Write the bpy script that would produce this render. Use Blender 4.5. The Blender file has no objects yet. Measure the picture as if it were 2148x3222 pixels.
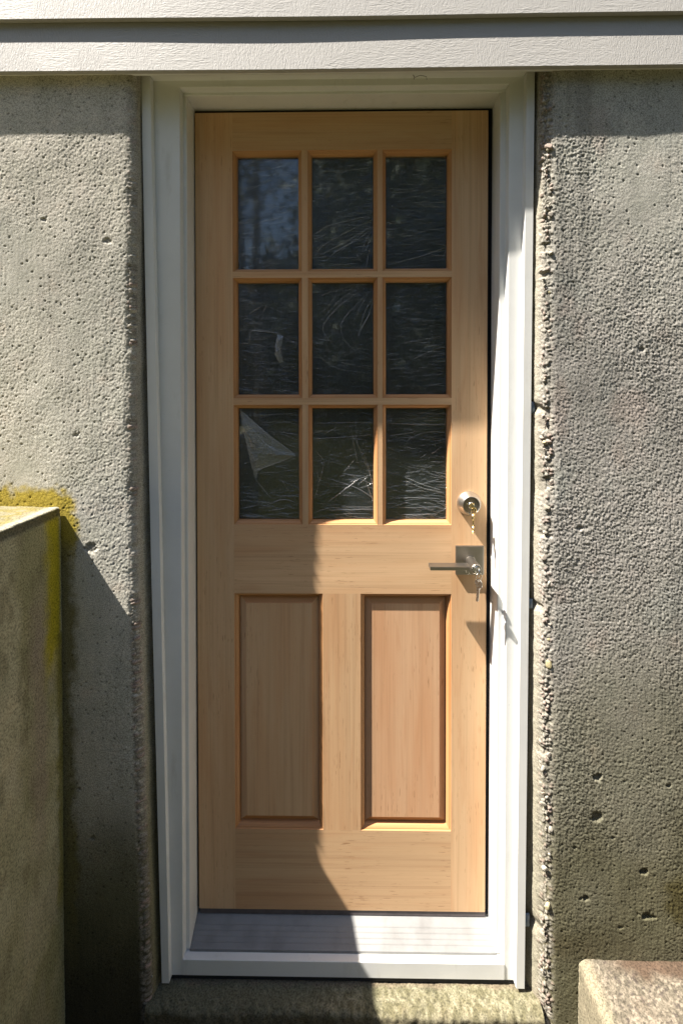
import bpy, bmesh, math, random
import numpy as np
from mathutils import Vector, Matrix

scene = bpy.context.scene
col = scene.collection
R = math.radians
# ------------------------------------------------------------------ camera
cam_d = bpy.data.cameras.new("camera")
cam = bpy.data.objects.new("camera", cam_d); col.objects.link(cam)
CX, CY, CZ = .0172, -1.2845, 1.3744
yaw, pitch, roll = .0140, -.0136, -.0015
fw = Vector((-math.sin(yaw)*math.cos(pitch), math.cos(yaw)*math.cos(pitch), math.sin(pitch)))
r0 = Vector((math.cos(yaw), math.sin(yaw), 0)); u0 = r0.cross(fw)
rr = r0*math.cos(roll)+u0*math.sin(roll); uu = -r0*math.sin(roll)+u0*math.cos(roll)
m = Matrix((rr, uu, -fw)).transposed().to_4x4(); m.translation = (CX, CY, CZ)
cam.matrix_world = m
cam_d.sensor_fit = 'VERTICAL'; cam_d.sensor_height = 36; cam_d.sensor_width = 24
cam_d.lens = 1550/3222*36
cam_d.shift_y = -(1611-1250.2)/3222
cam_d.clip_start = .02; cam_d.clip_end = 500
scene.camera = cam
# ------------------------------------------------------------------ world, sun, exposure
SUN = Vector((3.53, 1.0, -5.65)).normalized()
world = bpy.data.worlds.new("World"); scene.world = world; world.use_nodes = True
nt = world.node_tree; bg = nt.nodes["Background"]
sky = nt.nodes.new("ShaderNodeTexSky"); sky.sky_type = 'NISHITA'; sky.sun_disc = False
sky.sun_elevation = math.asin(-SUN.z); sky.sun_rotation = math.atan2(-SUN.x, -SUN.y) % (2*math.pi)
nt.links.new(sky.outputs[0], bg.inputs[0]); bg.inputs[1].default_value = .07
sd = bpy.data.lights.new("sun", 'SUN'); sd.energy = 5.0; sd.angle = R(.53); sd.color = (1, .94, .85)
sun = bpy.data.objects.new("sun", sd); col.objects.link(sun)
sun.rotation_euler = SUN.to_track_quat('-Z', 'Y').to_euler(); sun.location = (-4, -1.5, 7)
scene.view_settings.view_transform = 'Standard'; scene.view_settings.look = 'None'
scene.view_settings.exposure = 1.80; scene.view_settings.gamma = 1
scene.render.engine = 'CYCLES'
scene.cycles.max_bounces = 10; scene.cycles.transparent_max_bounces = 16
scene.cycles.sample_clamp_indirect = 8

# ------------------------------------------------------------------ materials
class NT:
    def __init__(s, name):
        s.m = bpy.data.materials.new(name); s.m.use_nodes = True; s.t = s.m.node_tree
        s.b = s.t.nodes["Principled BSDF"]; s.out = s.t.nodes["Material Output"]
        s.tc = s.t.nodes.new("ShaderNodeTexCoord")
    def n(s, typ, **k):
        nd = s.t.nodes.new(typ)
        for a, v in k.items(): setattr(nd, a, v)
        return nd
    def l(s, a, b): s.t.links.new(a, b)
    def set(s, **k):
        for a, v in k.items():
            s.b.inputs[a.replace('_', ' ')].default_value = v
    def noise(s, scale, vec=None, stretch=(1, 1, 1), detail=4, rough=.6, dist=0, off=None):
        mp = s.n("ShaderNodeMapping"); mp.inputs['Scale'].default_value = stretch
        s.l(vec or s.tc.outputs['Object'], mp.inputs['Vector'])
        if off is not None: s.l(off, mp.inputs['Location'])
        nz = s.n("ShaderNodeTexNoise"); nz.inputs['Scale'].default_value = scale
        nz.inputs['Detail'].default_value = detail; nz.inputs['Roughness'].default_value = rough
        nz.inputs['Distortion'].default_value = dist
        s.l(mp.outputs[0], nz.inputs['Vector']); return nz.outputs[0]
    def ramp(s, fac, stops):
        r = s.n("ShaderNodeValToRGB"); e = r.color_ramp.elements
        while len(e) < len(stops): e.new(.5)
        for el, (p, c) in zip(e, stops):
            el.position = p; el.color = (c, c, c, 1) if isinstance(c, (int, float)) else (*c, 1)
        s.l(fac, r.inputs[0]); return r.outputs[0]
    def mix(s, a, b, fac, mode='MIX'):
        x = s.n("ShaderNodeMix", data_type='RGBA', blend_type=mode)
        for sock, v in ((x.inputs[6], a), (x.inputs[7], b), (x.inputs[0], fac)):
            if isinstance(v, (int, float)): sock.default_value = v if sock == x.inputs[0] else (v, v, v, 1)
            elif isinstance(v, tuple): sock.default_value = (*v, 1)
            else: s.l(v, sock)
        return x.outputs[2]
    def math(s, op, a, b=None, c=None):
        x = s.n("ShaderNodeMath", operation=op)
        for i, v in enumerate((a, b, c)):
            if v is None: continue
            if isinstance(v, (int, float)): x.inputs[i].default_value = v
            else: s.l(v, x.inputs[i])
        return x.outputs[0]
    def bump(s, h, strength=.5, dist=.001, prev=None):
        b = s.n("ShaderNodeBump"); b.inputs['Strength'].default_value = strength
        b.inputs['Distance'].default_value = dist; s.l(h, b.inputs['Height'])
        if prev: s.l(prev, b.inputs['Normal'])
        s.l(b.outputs[0], s.b.inputs['Normal']); return b.outputs[0]
    def color(s, c): s.l(c, s.b.inputs['Base Color'])

def wood(name, axis, base=(.59, .392, .228), dark=(.38, .21, .105)):
    w = NT(name)
    oi = w.n("ShaderNodeObjectInfo")
    cmb = w.n("ShaderNodeCombineXYZ")
    r5 = w.math('MULTIPLY', oi.outputs['Random'], 7.0)
    for i in range(3): w.l(r5, cmb.inputs[i])
    off = cmb.outputs[0]
    def st(along, cross): return (along, cross, cross) if axis == 'X' else (cross, cross, along)
    broad = w.noise(1, stretch=st(.7, 11), detail=3, off=off, dist=.6)
    fine = w.noise(1, stretch=st(4, 330), detail=3, off=off, dist=.4)
    ring = w.noise(1, stretch=st(1.2, 90), detail=2, off=off, dist=1.2)
    dash = w.noise(1, stretch=st(24, 420), detail=2, rough=.5, off=off)
    mott = w.noise(5, detail=3, off=off)
    light = tuple(min(1, c*1.12) for c in base)
    c = w.mix(base, light, w.ramp(broad, [(.35, 0), (.7, 1)]))
    c = w.mix(c, (base[0]*.96, base[1]*.82, base[2]*.72), w.math('MULTIPLY', w.ramp(w.noise(1, stretch=st(1.5, 14), detail=3, off=off), [(.42, 0), (.68, 1)]), .8))
    c = w.mix(c, dark, w.math('MULTIPLY', w.ramp(ring, [(.50, 0), (.72, 1)]), .34))
    c = w.mix(c, dark, w.math('MULTIPLY', w.ramp(fine, [(.48, 0), (.75, 1)]), .26))
    c = w.mix(c, (.27, .13, .05), w.math('MULTIPLY', w.math('MULTIPLY', w.ramp(dash, [(.655, 0), (.70, 1)]), w.ramp(mott, [(.42, .1), (.6, 1)])), .75))
    c = w.mix(c, w.mix((.93, .91, .88), (1.06, 1.05, 1.03), oi.outputs['Random']), 1.0, 'MULTIPLY')
    knot = w.noise(1, stretch=st(2.2, 26), detail=2, off=off, dist=2.2)
    c = w.mix(c, (.50, .25, .12), w.math('MULTIPLY', w.ramp(knot, [(.60, 0), (.74, 1)]), .35))
    w.color(c); w.set(Roughness=.62, Specular_IOR_Level=.3)
    w.bump(fine, .12, .0006)
    return w.m
W_V = wood("fir_wood_vertical_grain", 'Z'); W_H = wood("fir_wood_horizontal_grain", 'X')
W_MV = wood("fir_moulding_shaded_vertical", 'Z', (.50, .27, .12), (.30, .12, .04))  # moulding fir kept darker: shade of the recessed profiles put into its colour
W_MH = wood("fir_moulding_shaded_horizontal", 'X', (.50, .27, .12), (.30, .12, .04))
W_PR = wood("fir_panel_rosy", 'Z', (.56, .35, .21), (.38, .20, .10))

def white(name, base=(.71, .71, .685)):
    w = NT(name)
    d = w.noise(9, detail=5); sp = w.noise(260, detail=2); sm = w.noise(1, stretch=(30, 30, 7), detail=5)
    c = w.mix(base, tuple(b*.93 for b in base), w.ramp(d, [(.42, 0), (.75, 1)]))
    c = w.mix(c, (.42, .40, .34), w.math('MULTIPLY', w.ramp(sm, [(.60, 0), (.74, 1)]), .30))
    c = w.mix(c, (.2, .18, .14), w.math('MULTIPLY', w.ramp(sp, [(.76, 0), (.79, 1)]), .8))
    w.color(c); w.set(Roughness=.42)
    w.bump(w.noise(60, stretch=(1, 1, .15), detail=3), .10, .001)
    return w.m
WHITE = white("white_trim_paint")

def siding_mat():
    w = NT("embossed_siding")
    a = w.noise(1, stretch=(210, 60, 55), detail=3, rough=.6, dist=1.6)
    b = w.noise(1, stretch=(60, 60, 260), detail=2, dist=.8)
    sel = w.ramp(w.noise(7, detail=2), [(.47, 0), (.55, 1)])
    h = w.mix(a, b, sel)
    c = w.mix((.40, .385, .36), (.365, .35, .328), w.noise(4))
    w.color(c); w.set(Roughness=.62, Specular_IOR_Level=.25)
    w.bump(w.ramp(h, [(.3, 0), (.7, 1)]), .45, .0011)
    return w.m
SIDING = siding_mat()

def concrete_mat(name, bumpd=.0006, grain=420):
    w = NT(name)
    at = w.n("ShaderNodeVertexColor", layer_name="Col")
    sp = w.noise(grain, detail=3); sp2 = w.noise(120, detail=3); cl = w.noise(14, detail=4)
    c = w.mix(at.outputs[0], w.ramp(sp, [(.3, .42), (.52, 1.0), (.72, 1.38)]), 1.0, 'MULTIPLY')
    c = w.mix(c, w.ramp(cl, [(.3, (.86, .88, .86)), (.6, (1, 1, 1)), (.8, (1.08, 1.0, .96))]), 1.0, 'MULTIPLY')
    c = w.mix(c, w.ramp(sp2, [(.28, .62), (.42, 1)]), .7, 'MULTIPLY')
    w.color(c); w.set(Roughness=.93, Specular_IOR_Level=.2)
    w.bump(sp, .5, bumpd)
    return w.m
CONC = concrete_mat("weathered_concrete")
CONC_S = concrete_mat("speckled_concrete", .0015, 260)

def metal(name, base, rough, aniso=0, brush=None):
    w = NT(name); w.set(Base_Color=(*base, 1), Metallic=1.0, Roughness=rough)
    n = w.noise(1, stretch=brush or (400, 400, 400), detail=2)
    rg = w.math('MULTIPLY_ADD', n, .16, rough-.08); w.l(rg, w.b.inputs['Roughness'])
    return w.m
NICKEL = metal("satin_nickel", (.60, .565, .51), .36, brush=(60, 900, 900))
NICKEL2 = metal("dull_nickel", (.33, .30, .26), .40, brush=(60, 900, 900))
NICKEL_D = metal("dark_nickel", (.26, .24, .22), .45)
BRASS = metal("brass", (.78, .60, .27), .25)
STEEL = metal("steel_key", (.66, .64, .6), .27)
def alu_mat():
    w = NT("sill_aluminium")
    st = w.noise(1, stretch=(26, 300, 300), detail=3); d = w.noise(16, detail=5)
    c = w.mix((.21, .21, .205), (.145, .14, .135), w.ramp(d, [(.45, 0), (.8, 1)]))
    w.color(c); w.set(Metallic=.25, Roughness=.5)
    w.l(w.math('MULTIPLY_ADD', st, .3, .38), w.b.inputs['Roughness'])
    return w.m
ALU = alu_mat()
def plain(name, c, rough=.7, metal_=0, spec=.5):
    w = NT(name); w.set(Base_Color=(*c, 1), Roughness=rough, Metallic=metal_, Specular_IOR_Level=spec)
    n = w.noise(40, detail=4)
    w.color(w.mix(c, tuple(x*.7 for x in c), w.ramp(n, [(.4, 0), (.7, 1)])))
    return w.m
RUBBER = plain("black_weatherstrip", (.012, .012, .013), .8, 0, .2)
SWEEP = plain("grey_door_sweep", (.12, .10, .10), .6)
GAP_BLACK = plain("black_gap_strip", (.014, .015, .018), .8)
TAPE = plain("blue_grey_flashing_tape", (.20, .27, .36), .22)
BARKT = plain("dry_twig", (.03, .022, .015), .9)
SHEATH = plain("wall_sheathing", (.3, .26, .2), .9)
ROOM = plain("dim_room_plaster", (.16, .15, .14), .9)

def glass_mat():
    w = NT("window_glass")
    g = w.n("ShaderNodeBsdfGlossy"); g.inputs['Roughness'].default_value = .045; g.inputs['Color'].default_value = (.95, .97, 1, 1)
    tr = w.n("ShaderNodeBsdfTransparent"); tr.inputs['Color'].default_value = (.75, .8, .78, 1)
    fr = w.n("ShaderNodeFresnel"); fr.inputs['IOR'].default_value = 1.5
    mx = w.n("ShaderNodeMixShader"); w.l(w.math('MULTIPLY', fr.outputs[0], 1.25), mx.inputs[0])
    w.l(tr.outputs[0], mx.inputs[1]); w.l(g.outputs[0], mx.inputs[2])
    w.t.links.new(mx.outputs[0], w.out.inputs[0])
    return w.m
GLASS = glass_mat()
def film_mat(name, low, high, tint=(.8, .85, .88), fine=True):
    """thin crumpled plastic sheet: clear where it lies flat, milky along its wrinkles"""
    w = NT(name)
    oi = w.n("ShaderNodeObjectInfo")
    cmb = w.n("ShaderNodeCombineXYZ"); r5 = w.math('MULTIPLY', oi.outputs['Random'], 9.0)
    for i in range(3): w.l(r5, cmb.inputs[i])
    warp = w.noise(7, detail=2, off=cmb.outputs[0])
    n1 = w.noise(1, stretch=(26, 26, 300), detail=3, dist=1.0, off=cmb.outputs[0])
    mask = w.ramp(n1, [(.54, 0), (.68, 1)])
    big = w.ramp(w.noise(9, detail=2, off=cmb.outputs[0]), [(.35, .15), (.7, 1)])
    fac = w.math('MULTIPLY_ADD', w.math('MULTIPLY', mask, big), high-low, low) if fine else None
    df = w.n("ShaderNodeBsdfDiffuse"); df.inputs['Color'].default_value = (*tint, 1)
    gl = w.n("ShaderNodeBsdfGlossy"); gl.inputs['Roughness'].default_value = .16
    bp = w.n("ShaderNodeBump"); bp.inputs['Strength'].default_value = .7; bp.inputs['Distance'].default_value = .002
    w.l(n1, bp.inputs['Height']); w.l(bp.outputs[0], gl.inputs['Normal'])
    m1 = w.n("ShaderNodeMixShader"); m1.inputs[0].default_value = .6
    w.l(df.outputs[0], m1.inputs[1]); w.l(gl.outputs[0], m1.inputs[2])
    tr = w.n("ShaderNodeBsdfTransparent")
    m2 = w.n("ShaderNodeMixShader")
    if fine: w.l(fac, m2.inputs[0])
    else: m2.inputs[0].default_value = low
    w.l(tr.outputs[0], m2.inputs[1]); w.l(m1.outputs[0], m2.inputs[2])
    w.t.links.new(m2.outputs[0], w.out.inputs[0])
    return w.m
FILM = film_mat("plastic_film", .085, .20, (.62, .74, .85))
CREASE = film_mat("plastic_film_crease", .36, .36, (.9, .93, .95), False)
FINE = film_mat("plastic_film_fine_crease", .27, .27, (.85, .9, .95), False)
FLAP = film_mat("plastic_film_folded", .22, .42, (.85, .88, .88), True)

# ------------------------------------------------------------------ helpers
def tag(o, label=None, cat=None, group=None, kind=None):
    if label: o["label"] = label
    if cat: o["category"] = cat
    if group: o["group"] = group
    if kind: o["kind"] = kind
    return o
def empty(name, loc=(0, 0, 0)):
    e = bpy.data.objects.new(name, None); e.empty_display_size = .1; col.objects.link(e); e.location = loc; return e
def link(name, me, mat, parent=None, smooth=False):
    o = bpy.data.objects.new(name, me); col.objects.link(o)
    for mm in (mat if isinstance(mat, (list, tuple)) else [mat]): me.materials.append(mm)
    if parent is not None:
        o.parent = parent
        pm = parent; off = Vector((0, 0, 0))
        while pm is not None: off += Vector(pm.location); pm = pm.parent
        me.transform(Matrix.Translation(-off))
    if smooth:
        me.polygons.foreach_set('use_smooth', [True]*len(me.polygons))
    return o
def mesh(name, v, f, mat, parent=None, smooth=False):
    me = bpy.data.meshes.new(name); me.from_pydata([tuple(p) for p in v], [], f); me.update()
    bm = bmesh.new(); bm.from_mesh(me); bmesh.ops.recalc_face_normals(bm, faces=bm.faces); bm.to_mesh(me); bm.free()
    return link(name, me, mat, parent, smooth)
def boxdata(x0, x1, y0, y1, z0, z1):
    v = [(x, y, z) for x in (x0, x1) for y in (y0, y1) for z in (z0, z1)]
    return v, [(0, 1, 3, 2), (4, 6, 7, 5), (0, 4, 5, 1), (2, 3, 7, 6), (0, 2, 6, 4), (1, 5, 7, 3)]
def box(name, x0, x1, y0, y1, z0, z1, mat, parent=None, bev=0):
    v, f = boxdata(x0, x1, y0, y1, z0, z1)
    if not bev: return mesh(name, v, f, mat, parent)
    bm = bmesh.new(); vs = [bm.verts.new(p) for p in v]
    for q in f: bm.faces.new([vs[i] for i in q])
    bmesh.ops.recalc_face_normals(bm, faces=bm.faces)
    bmesh.ops.bevel(bm, geom=bm.edges[:], offset=bev, segments=2, affect='EDGES', profile=.6)
    me = bpy.data.meshes.new(name); bm.to_mesh(me); bm.free()
    return link(name, me, mat, parent)
def loft(name, stations, mat, parent=None, closed=True, caps=True, smooth=False):
    n = len(stations[0]); v = [p for s in stations for p in s]; f = []
    for a in range(len(stations)-1):
        for k in range(n if closed else n-1):
            k2 = (k+1) % n; f.append((a*n+k, a*n+k2, (a+1)*n+k2, (a+1)*n+k))
    if caps and closed:
        f.append(tuple(range(n))); f.append(tuple(range((len(stations)-1)*n, len(stations)*n)))
    return mesh(name, v, f, mat, parent, smooth)
def ringframe(name, x0, x1, z0, z1, prof, mat, parent, cap=False):
    """rectangular moulding ring; prof = (inset, y)"""
    v = []; f = []; n = len(prof)
    for ins, y in prof:
        v += [(x0+ins, y, z0+ins), (x1-ins, y, z0+ins), (x1-ins, y, z1-ins), (x0+ins, y, z1-ins)]
    mi = []
    for k in range(n-1):
        for c in range(4):
            c2 = (c+1) % 4; f.append((4*k+c, 4*k+c2, 4*k+4+c2, 4*k+4+c)); mi.append(0 if c in (0, 2) else 1)
    if cap: f.append((4*n-4, 4*n-3, 4*n-2, 4*n-1)); mi.append(1)
    me = bpy.data.meshes.new(name); me.from_pydata(v, [], f); me.update()
    o = link(name, me, mat, parent)
    for p, i in zip(me.polygons, mi): p.material_index = i if isinstance(mat, (list, tuple)) and len(mat) > 1 else 0
    # face outwards (-Y)
    bm = bmesh.new(); bm.from_mesh(me)
    bmesh.ops.recalc_face_normals(bm, faces=bm.faces)
    s = sum(fc.normal.y*fc.calc_area() for fc in bm.faces)
    if s > 0: bmesh.ops.reverse_faces(bm, faces=bm.faces[:])
    bm.to_mesh(me); bm.free()
    return o
def lathe(name, cx, cz, prof, mat, parent, seg=56, smooth=True):
    """turned about the Y axis; prof = (radius, y)"""
    st = [[(cx+r*math.cos(2*math.pi*k/seg), y, cz+r*math.sin(2*math.pi*k/seg)) for k in range(seg)] for r, y in prof]
    o = loft(name, st, mat, parent, True, True, smooth)
    if smooth:
        md = o.modifiers.new("edges", 'EDGE_SPLIT'); md.split_angle = R(32)
    return o
def tube(pts, r, seg=6):
    v = []; f = []; P = [Vector(p) for p in pts]; n = len(P)
    for i, p in enumerate(P):
        t = (P[min(i+1, n-1)]-P[max(i-1, 0)]).normalized()
        a = t.cross(Vector((0.3, 1, .2))).normalized(); b = t.cross(a)
        rad = r[i] if isinstance(r, (list, tuple)) else r
        v += [tuple(p+(a*math.cos(q)+b*math.sin(q))*rad) for q in [2*math.pi*k/seg for k in range(seg)]]
    for i in range(n-1):
        for k in range(seg):
            k2 = (k+1) % seg; f.append((i*seg+k, i*seg+k2, (i+1)*seg+k2, (i+1)*seg+k))
    return v, f
def merge(parts):
    V = []; F = []
    for v, f in parts:
        b = len(V); V += list(v); F += [tuple(i+b for i in q) for q in f]
    return V, F

# --- numpy noise
def _h(i, j, k, s):
    n = (i*374761393 + j*668265263 + k*2147483647 + s*1274126177) & 0xFFFFFFFF
    n = ((n ^ (n >> 13))*1274126177) & 0xFFFFFFFF
    n = ((n ^ (n >> 15))*2246822519) & 0xFFFFFFFF
    return ((n ^ (n >> 16)) & 0xFFFFFF)/float(0xFFFFFF)
def vn(x, y, z, s=0):
    xi, yi, zi = np.floor(x).astype(np.int64), np.floor(y).astype(np.int64), np.floor(z).astype(np.int64)
    fx, fy, fz = x-xi, y-yi, z-zi
    fx, fy, fz = [t*t*(3-2*t) for t in (fx, fy, fz)]
    o = 0
    for a in (0, 1):
        for b in (0, 1):
            for c in (0, 1):
                o = o+_h(xi+a, yi+b, zi+c, s)*(fx if a else 1-fx)*(fy if b else 1-fy)*(fz if c else 1-fz)
    return o*2-1
def fbm(x, y, z, s=0, o=3, g=.5):
    t = 0; a = 1; w = 0
    for i in range(o):
        t = t+a*vn(x*2**i, y*2**i, z*2**i, s+i*17); w += a; a *= g
    return t/w
def worley(u, v, s=0, jit=.9):
    """returns distance to nearest feature (in cells) and its random id"""
    ui, vi = np.floor(u).astype(np.int64), np.floor(v).astype(np.int64)
    best = np.full(u.shape, 9.); idv = np.zeros(u.shape); sec = np.full(u.shape, 9.)
    for a in (-1, 0, 1):
        for b in (-1, 0, 1):
            cu, cv = ui+a, vi+b
            px = cu+.5+(_h(cu, cv, cu*0, s)-.5)*jit; py = cv+.5+(_h(cu, cv, cu*0+1, s)-.5)*jit
            d = np.hypot(u-px, v-py); rid = _h(cu, cv, cu*0+2, s)
            m_ = d < best
            sec = np.where(m_, best, np.minimum(sec, d)); idv = np.where(m_, rid, idv); best = np.where(m_, d, best)
    return best, idv, sec
def sstep(a, b, x):
    t = np.clip((x-a)/(b-a), 0, 1); return t*t*(3-2*t)
def gridmesh(name, P, C, mat, parent=None, smooth=True):
    """P (nu,nv,3) positions, C (nu,nv,3) colours"""
    nu, nv = P.shape[:2]; me = bpy.data.meshes.new(name)
    me.vertices.add(nu*nv); me.vertices.foreach_set('co', P.reshape(-1).astype(np.float32))
    i = np.arange(nu*nv).reshape(nu, nv)
    q = np.stack([i[:-1, :-1], i[1:, :-1], i[1:, 1:], i[:-1, 1:]], -1).reshape(-1, 4)
    nf = len(q); me.loops.add(nf*4); me.loops.foreach_set('vertex_index', q.reshape(-1).astype(np.int32))
    me.polygons.add(nf); me.polygons.foreach_set('loop_start', np.arange(0, nf*4, 4, dtype=np.int32))
    me.update(calc_edges=True)
    ca = me.color_attributes.new("Col", 'FLOAT_COLOR', 'POINT')
    cc = np.concatenate([C.reshape(-1, 3), np.ones((nu*nv, 1))], 1)
    ca.data.foreach_set('color', np.clip(cc, 0, 1).reshape(-1).astype(np.float32))
    o = link(name, me, mat, parent)
    if smooth: me.polygons.foreach_set('use_smooth', np.ones(nf, dtype=bool))
    return o
def C3(c, like): return np.ones(like.shape+(3,))*np.array(c)
def mixc(a, b, t): return a*(1-t[..., None])+b*t[..., None]

# ------------------------------------------------------------------ ground
gm = NT("dry_lawn_ground")
n1 = gm.noise(3, detail=6); n2 = gm.noise(45, detail=4)
c = gm.mix((.028, .029, .007), (.040, .035, .011), gm.ramp(n1, [(.35, 0), (.65, 1)]))
c = gm.mix(c, (.025, .035, .01), gm.ramp(n2, [(.45, 0), (.7, 1)]))
gm.color(c); gm.set(Roughness=1.0, Specular_IOR_Level=.1); gm.bump(n2, .8, .02)
GZ = -.36
gx = np.linspace(-60, 60, 121); gy = np.linspace(-70, 50, 121)
X, Y = np.meshgrid(gx, gy, indexing='ij')
Z = GZ+sstep(-3.2, -14, Y)*1.1+fbm(X*.2, Y*.2, X*0, 5)*.25*sstep(-3, -8, Y)
o = gridmesh("ground", np.stack([X, Y, Z], -1), C3((.2, .18, .1), X), gm.m); tag(o, kind="structure")
pv = NT("landing_slab")
pn = pv.noise(8, detail=6); pn2 = pv.noise(150, detail=3)
pv.color(pv.mix(pv.mix((.050, .043, .016), (.032, .028, .010), pv.ramp(pn, [(.4, 0), (.7, 1)])), (.05, .045, .03), pv.ramp(pn2, [(.55, 0), (.7, 1)])))
pv.set(Roughness=.95); pv.bump(pn2, .6, .003)
o = box("path", -.66, 3.0, -2.6, -.13, GZ-.1, GZ+.004, pv.m); tag(o, kind="structure")

# ------------------------------------------------------------------ foundation wall (left and right of the doorway)
def interp(z, zs, xs): return np.interp(z, zs, xs)
def outerL(z): return interp(z, [-.09, .93, 2.12], [-.4443, -.4635, -.4812])
def outerR(z): return interp(z, [-.09, 1.24, 2.12], [.4447, .4538, .4615])
def cornL(z): return interp(z, [-.3, .016, .6, 1.17, 1.92, 2.2], [-.460, -.462, -.478, -.4885, -.482, -.480])+.0020*vn(z*6, z*0, z*0, 3)+.0005*vn(z*38, z*0, z*0, 31)
def cornR(z): return interp(z, [-.3, .03, .6, 1.17, 1.92, 2.2], [.4735, .4735, .4715, .4700, .4675, .467])+.002*vn(z*8, z*0, z*0, 4)+.001*vn(z*40, z*0, z*0, 41)
FY = -.125
zs = np.concatenate([np.linspace(-.5, -.24, 8), np.arange(-.235, 2.135, .0019), np.linspace(2.14, 2.2, 4)])
def side_wall(sgn):
    corner = cornL if sgn < 0 else cornR; outer = outerL if sgn < 0 else outerR
    fine = np.arange(0, .44, .0019)             # distance from the chamfer out along the face
    coarse = np.linspace(.45, 2.9, 60)
    dist = np.concatenate([coarse[::-1], fine[::-1]])   # from far to near
    nz = len(zs); rows = []; N = []; S = []
    zc = corner(zs)
    for d in dist:                                       # front face
        rows.append(np.stack([zc+sgn*(.016+d), np.full(nz, FY), zs], -1)); N.append((0, -1)); S.append(.016+d)
    for t in np.linspace(0, 1, 12)[1:]:                  # broken corner
        a = t*math.pi/2
        x = zc+sgn*.016*(1-math.sin(a)); y = FY+.013*(1-math.cos(a))
        rows.append(np.stack([x, np.full(nz, y), zs], -1)); N.append((-sgn*math.sin(a), -math.cos(a))); S.append(.016*(1-t))
    for t in np.linspace(0, 1, 22)[1:]:                  # reveal back to the casing
        x = (zc)*(1-t)+(outer(zs)+sgn*.0035)*t; y = FY+.013+(-.052-(FY+.013))*t
        rows.append(np.stack([x, np.full(nz, y), zs], -1)); N.append((-sgn*.95, -.3)); S.append(-.07*t)
    for (xx, yy) in ((None, .10), (3.35, .10)):
        x = outer(zs)+sgn*.004 if xx is None else np.full(nz, sgn*xx)
        rows.append(np.stack([x, np.full(nz, yy), zs], -1)); N.append((0, 0)); S.append(-.5)
    P = np.array(rows); N = np.array(N); S = np.array(S)[:, None]*np.ones((1, nz))
    x, y, z = P[..., 0], P[..., 1], P[..., 2]
    sd_ = 11 if sgn < 0 else 57
    u = x - y*1.0                                        # continuous around the corner
    front = sstep(.004, .022, S)
    edge = np.exp(-(np.abs(S-.0095)/(.0165 if sgn > 0 else .011))**3)
    chip = np.clip(sstep(.0, .5, vn(z*14, z*0, z*0, sd_+5))+.85*sstep(.80, .70, z)+.4, 0, 1) if sgn < 0 else .55+.45*sstep(-.4, .4, vn(z*11, z*0, z*0, sd_+5))
    # relief
    if sgn < 0:
        rough = .75+.5*vn(u*6, z*6, z*0, sd_)+.5*sstep(.2, .02, S)
        a1, a2, av = .00032, .00040, .00034
    else:
        rough = .95+.75*fbm(u*6, z*5, z*0, sd_, 2)+.25*sstep(1.9, 1.2, z)+.3*sstep(.2, .03, S)-.35*sstep(.5, .1, z)
        a1, a2, av = .00044, .00048, .00036
    rough = np.clip(rough, .3, 1.8)
    h = rough*(a1*fbm(u*185, z*160, z*0, sd_+1, 3, .8)+a2*vn(u*400, z*330, z*0, sd_+2))
    h = h+av*fbm(u*240, z*14, z*0, sd_+3, 2)*sstep(-.3, .5, vn(u*9, z*3, z*0, sd_+4))   # board-marked streaks
    h = h+.0016*vn(u*5, z*4, z*0, sd_+6)+.0007*vn(u*18, z*15, z*0, sd_+7)
    d, rid, sec = worley(u/.021, z/.021, sd_+8)          # air holes
    holes = (rid > .66)*(1-sstep(.03+.06*rid, .06+.09*rid, d))
    h = h-.0013*holes*front
    d5, r5, s5 = worley(u/.0075, z/.0075, sd_+18)
    h = h-.0008*(r5 > .70)*sstep(.05, .5, vn(u*13, z*11, z*0, sd_+44)+.25)*(1-sstep(.1, .26, d5))*front
    if sgn > 0:                                          # coarse sandy relief
        d4, r4, s4 = worley(u/.0052, z/.0046, sd_+28)
        h = h+rough*.00055*(1-sstep(0, .65, d4))*(r4 > .3)*front
    # exposed stones on the broken arris
    d2, r2, s2 = worley(u/.0118+.3*vn(u*60, z*60, z*0, 3), z/.0100, sd_+9)
    d3, r3, s3 = worley(u/.0062, z/.0062, sd_+10)
    stone = np.sqrt(np.clip(1-(d2/.62)**2, 0, 1))
    gap = sstep(.0, .22, s2-d2)
    amp = (.0066 if sgn > 0 else .0028)
    wE = edge*chip
    h = h+wE*(amp*(stone*(.25+.9*r2)-.75)*gap - amp*.55*(1-gap)+(.0022 if sgn > 0 else .0012)*(np.clip(1-d3/.6, 0, 1)-.4)*(1.3-r3))
    deep = sstep(.50, .72, vn(z*31, z*0, z*0, sd_+12))*np.exp(-((S-.006)/.012)**2)
    h = h-deep*(.008 if sgn > 0 else .0015)-wE*(.003 if sgn > 0 else .0012)
    rev = sstep(-.005, -.03, S)*(S > -.3)
    h = h+rev*(.0007*fbm(y*260, z*200, z*0, sd_+13)+.0010*vn(y*60, z*60, z*0, sd_+14))
    pits = []
    if sgn > 0:
        pits = [(.6035, .4595, .0085, .006), (.602, .366, .012, .0055), (.715, .2335, .0085, .007), (.580, .169, .010, .006), (.722, .130, .014, .007),
                (.64, .315, .004, .003), (.66, .10, .0045, .003), (.552, .29, .004, .003), (.70, 1.47, .008, .003), (.56, 1.05, .006, .003), (.77, .44, .006, .004)]
    else:
        pits = [(-.597, 1.000, .012, .003), (-.63, .42, .006, .003), (-.60, .30, .006, .003), (-.55, 1.73, .007, .002), (-.70, 1.78, .006, .002), (-.627, 1.27, .006, .002)]
    pm = np.zeros_like(h)
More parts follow.
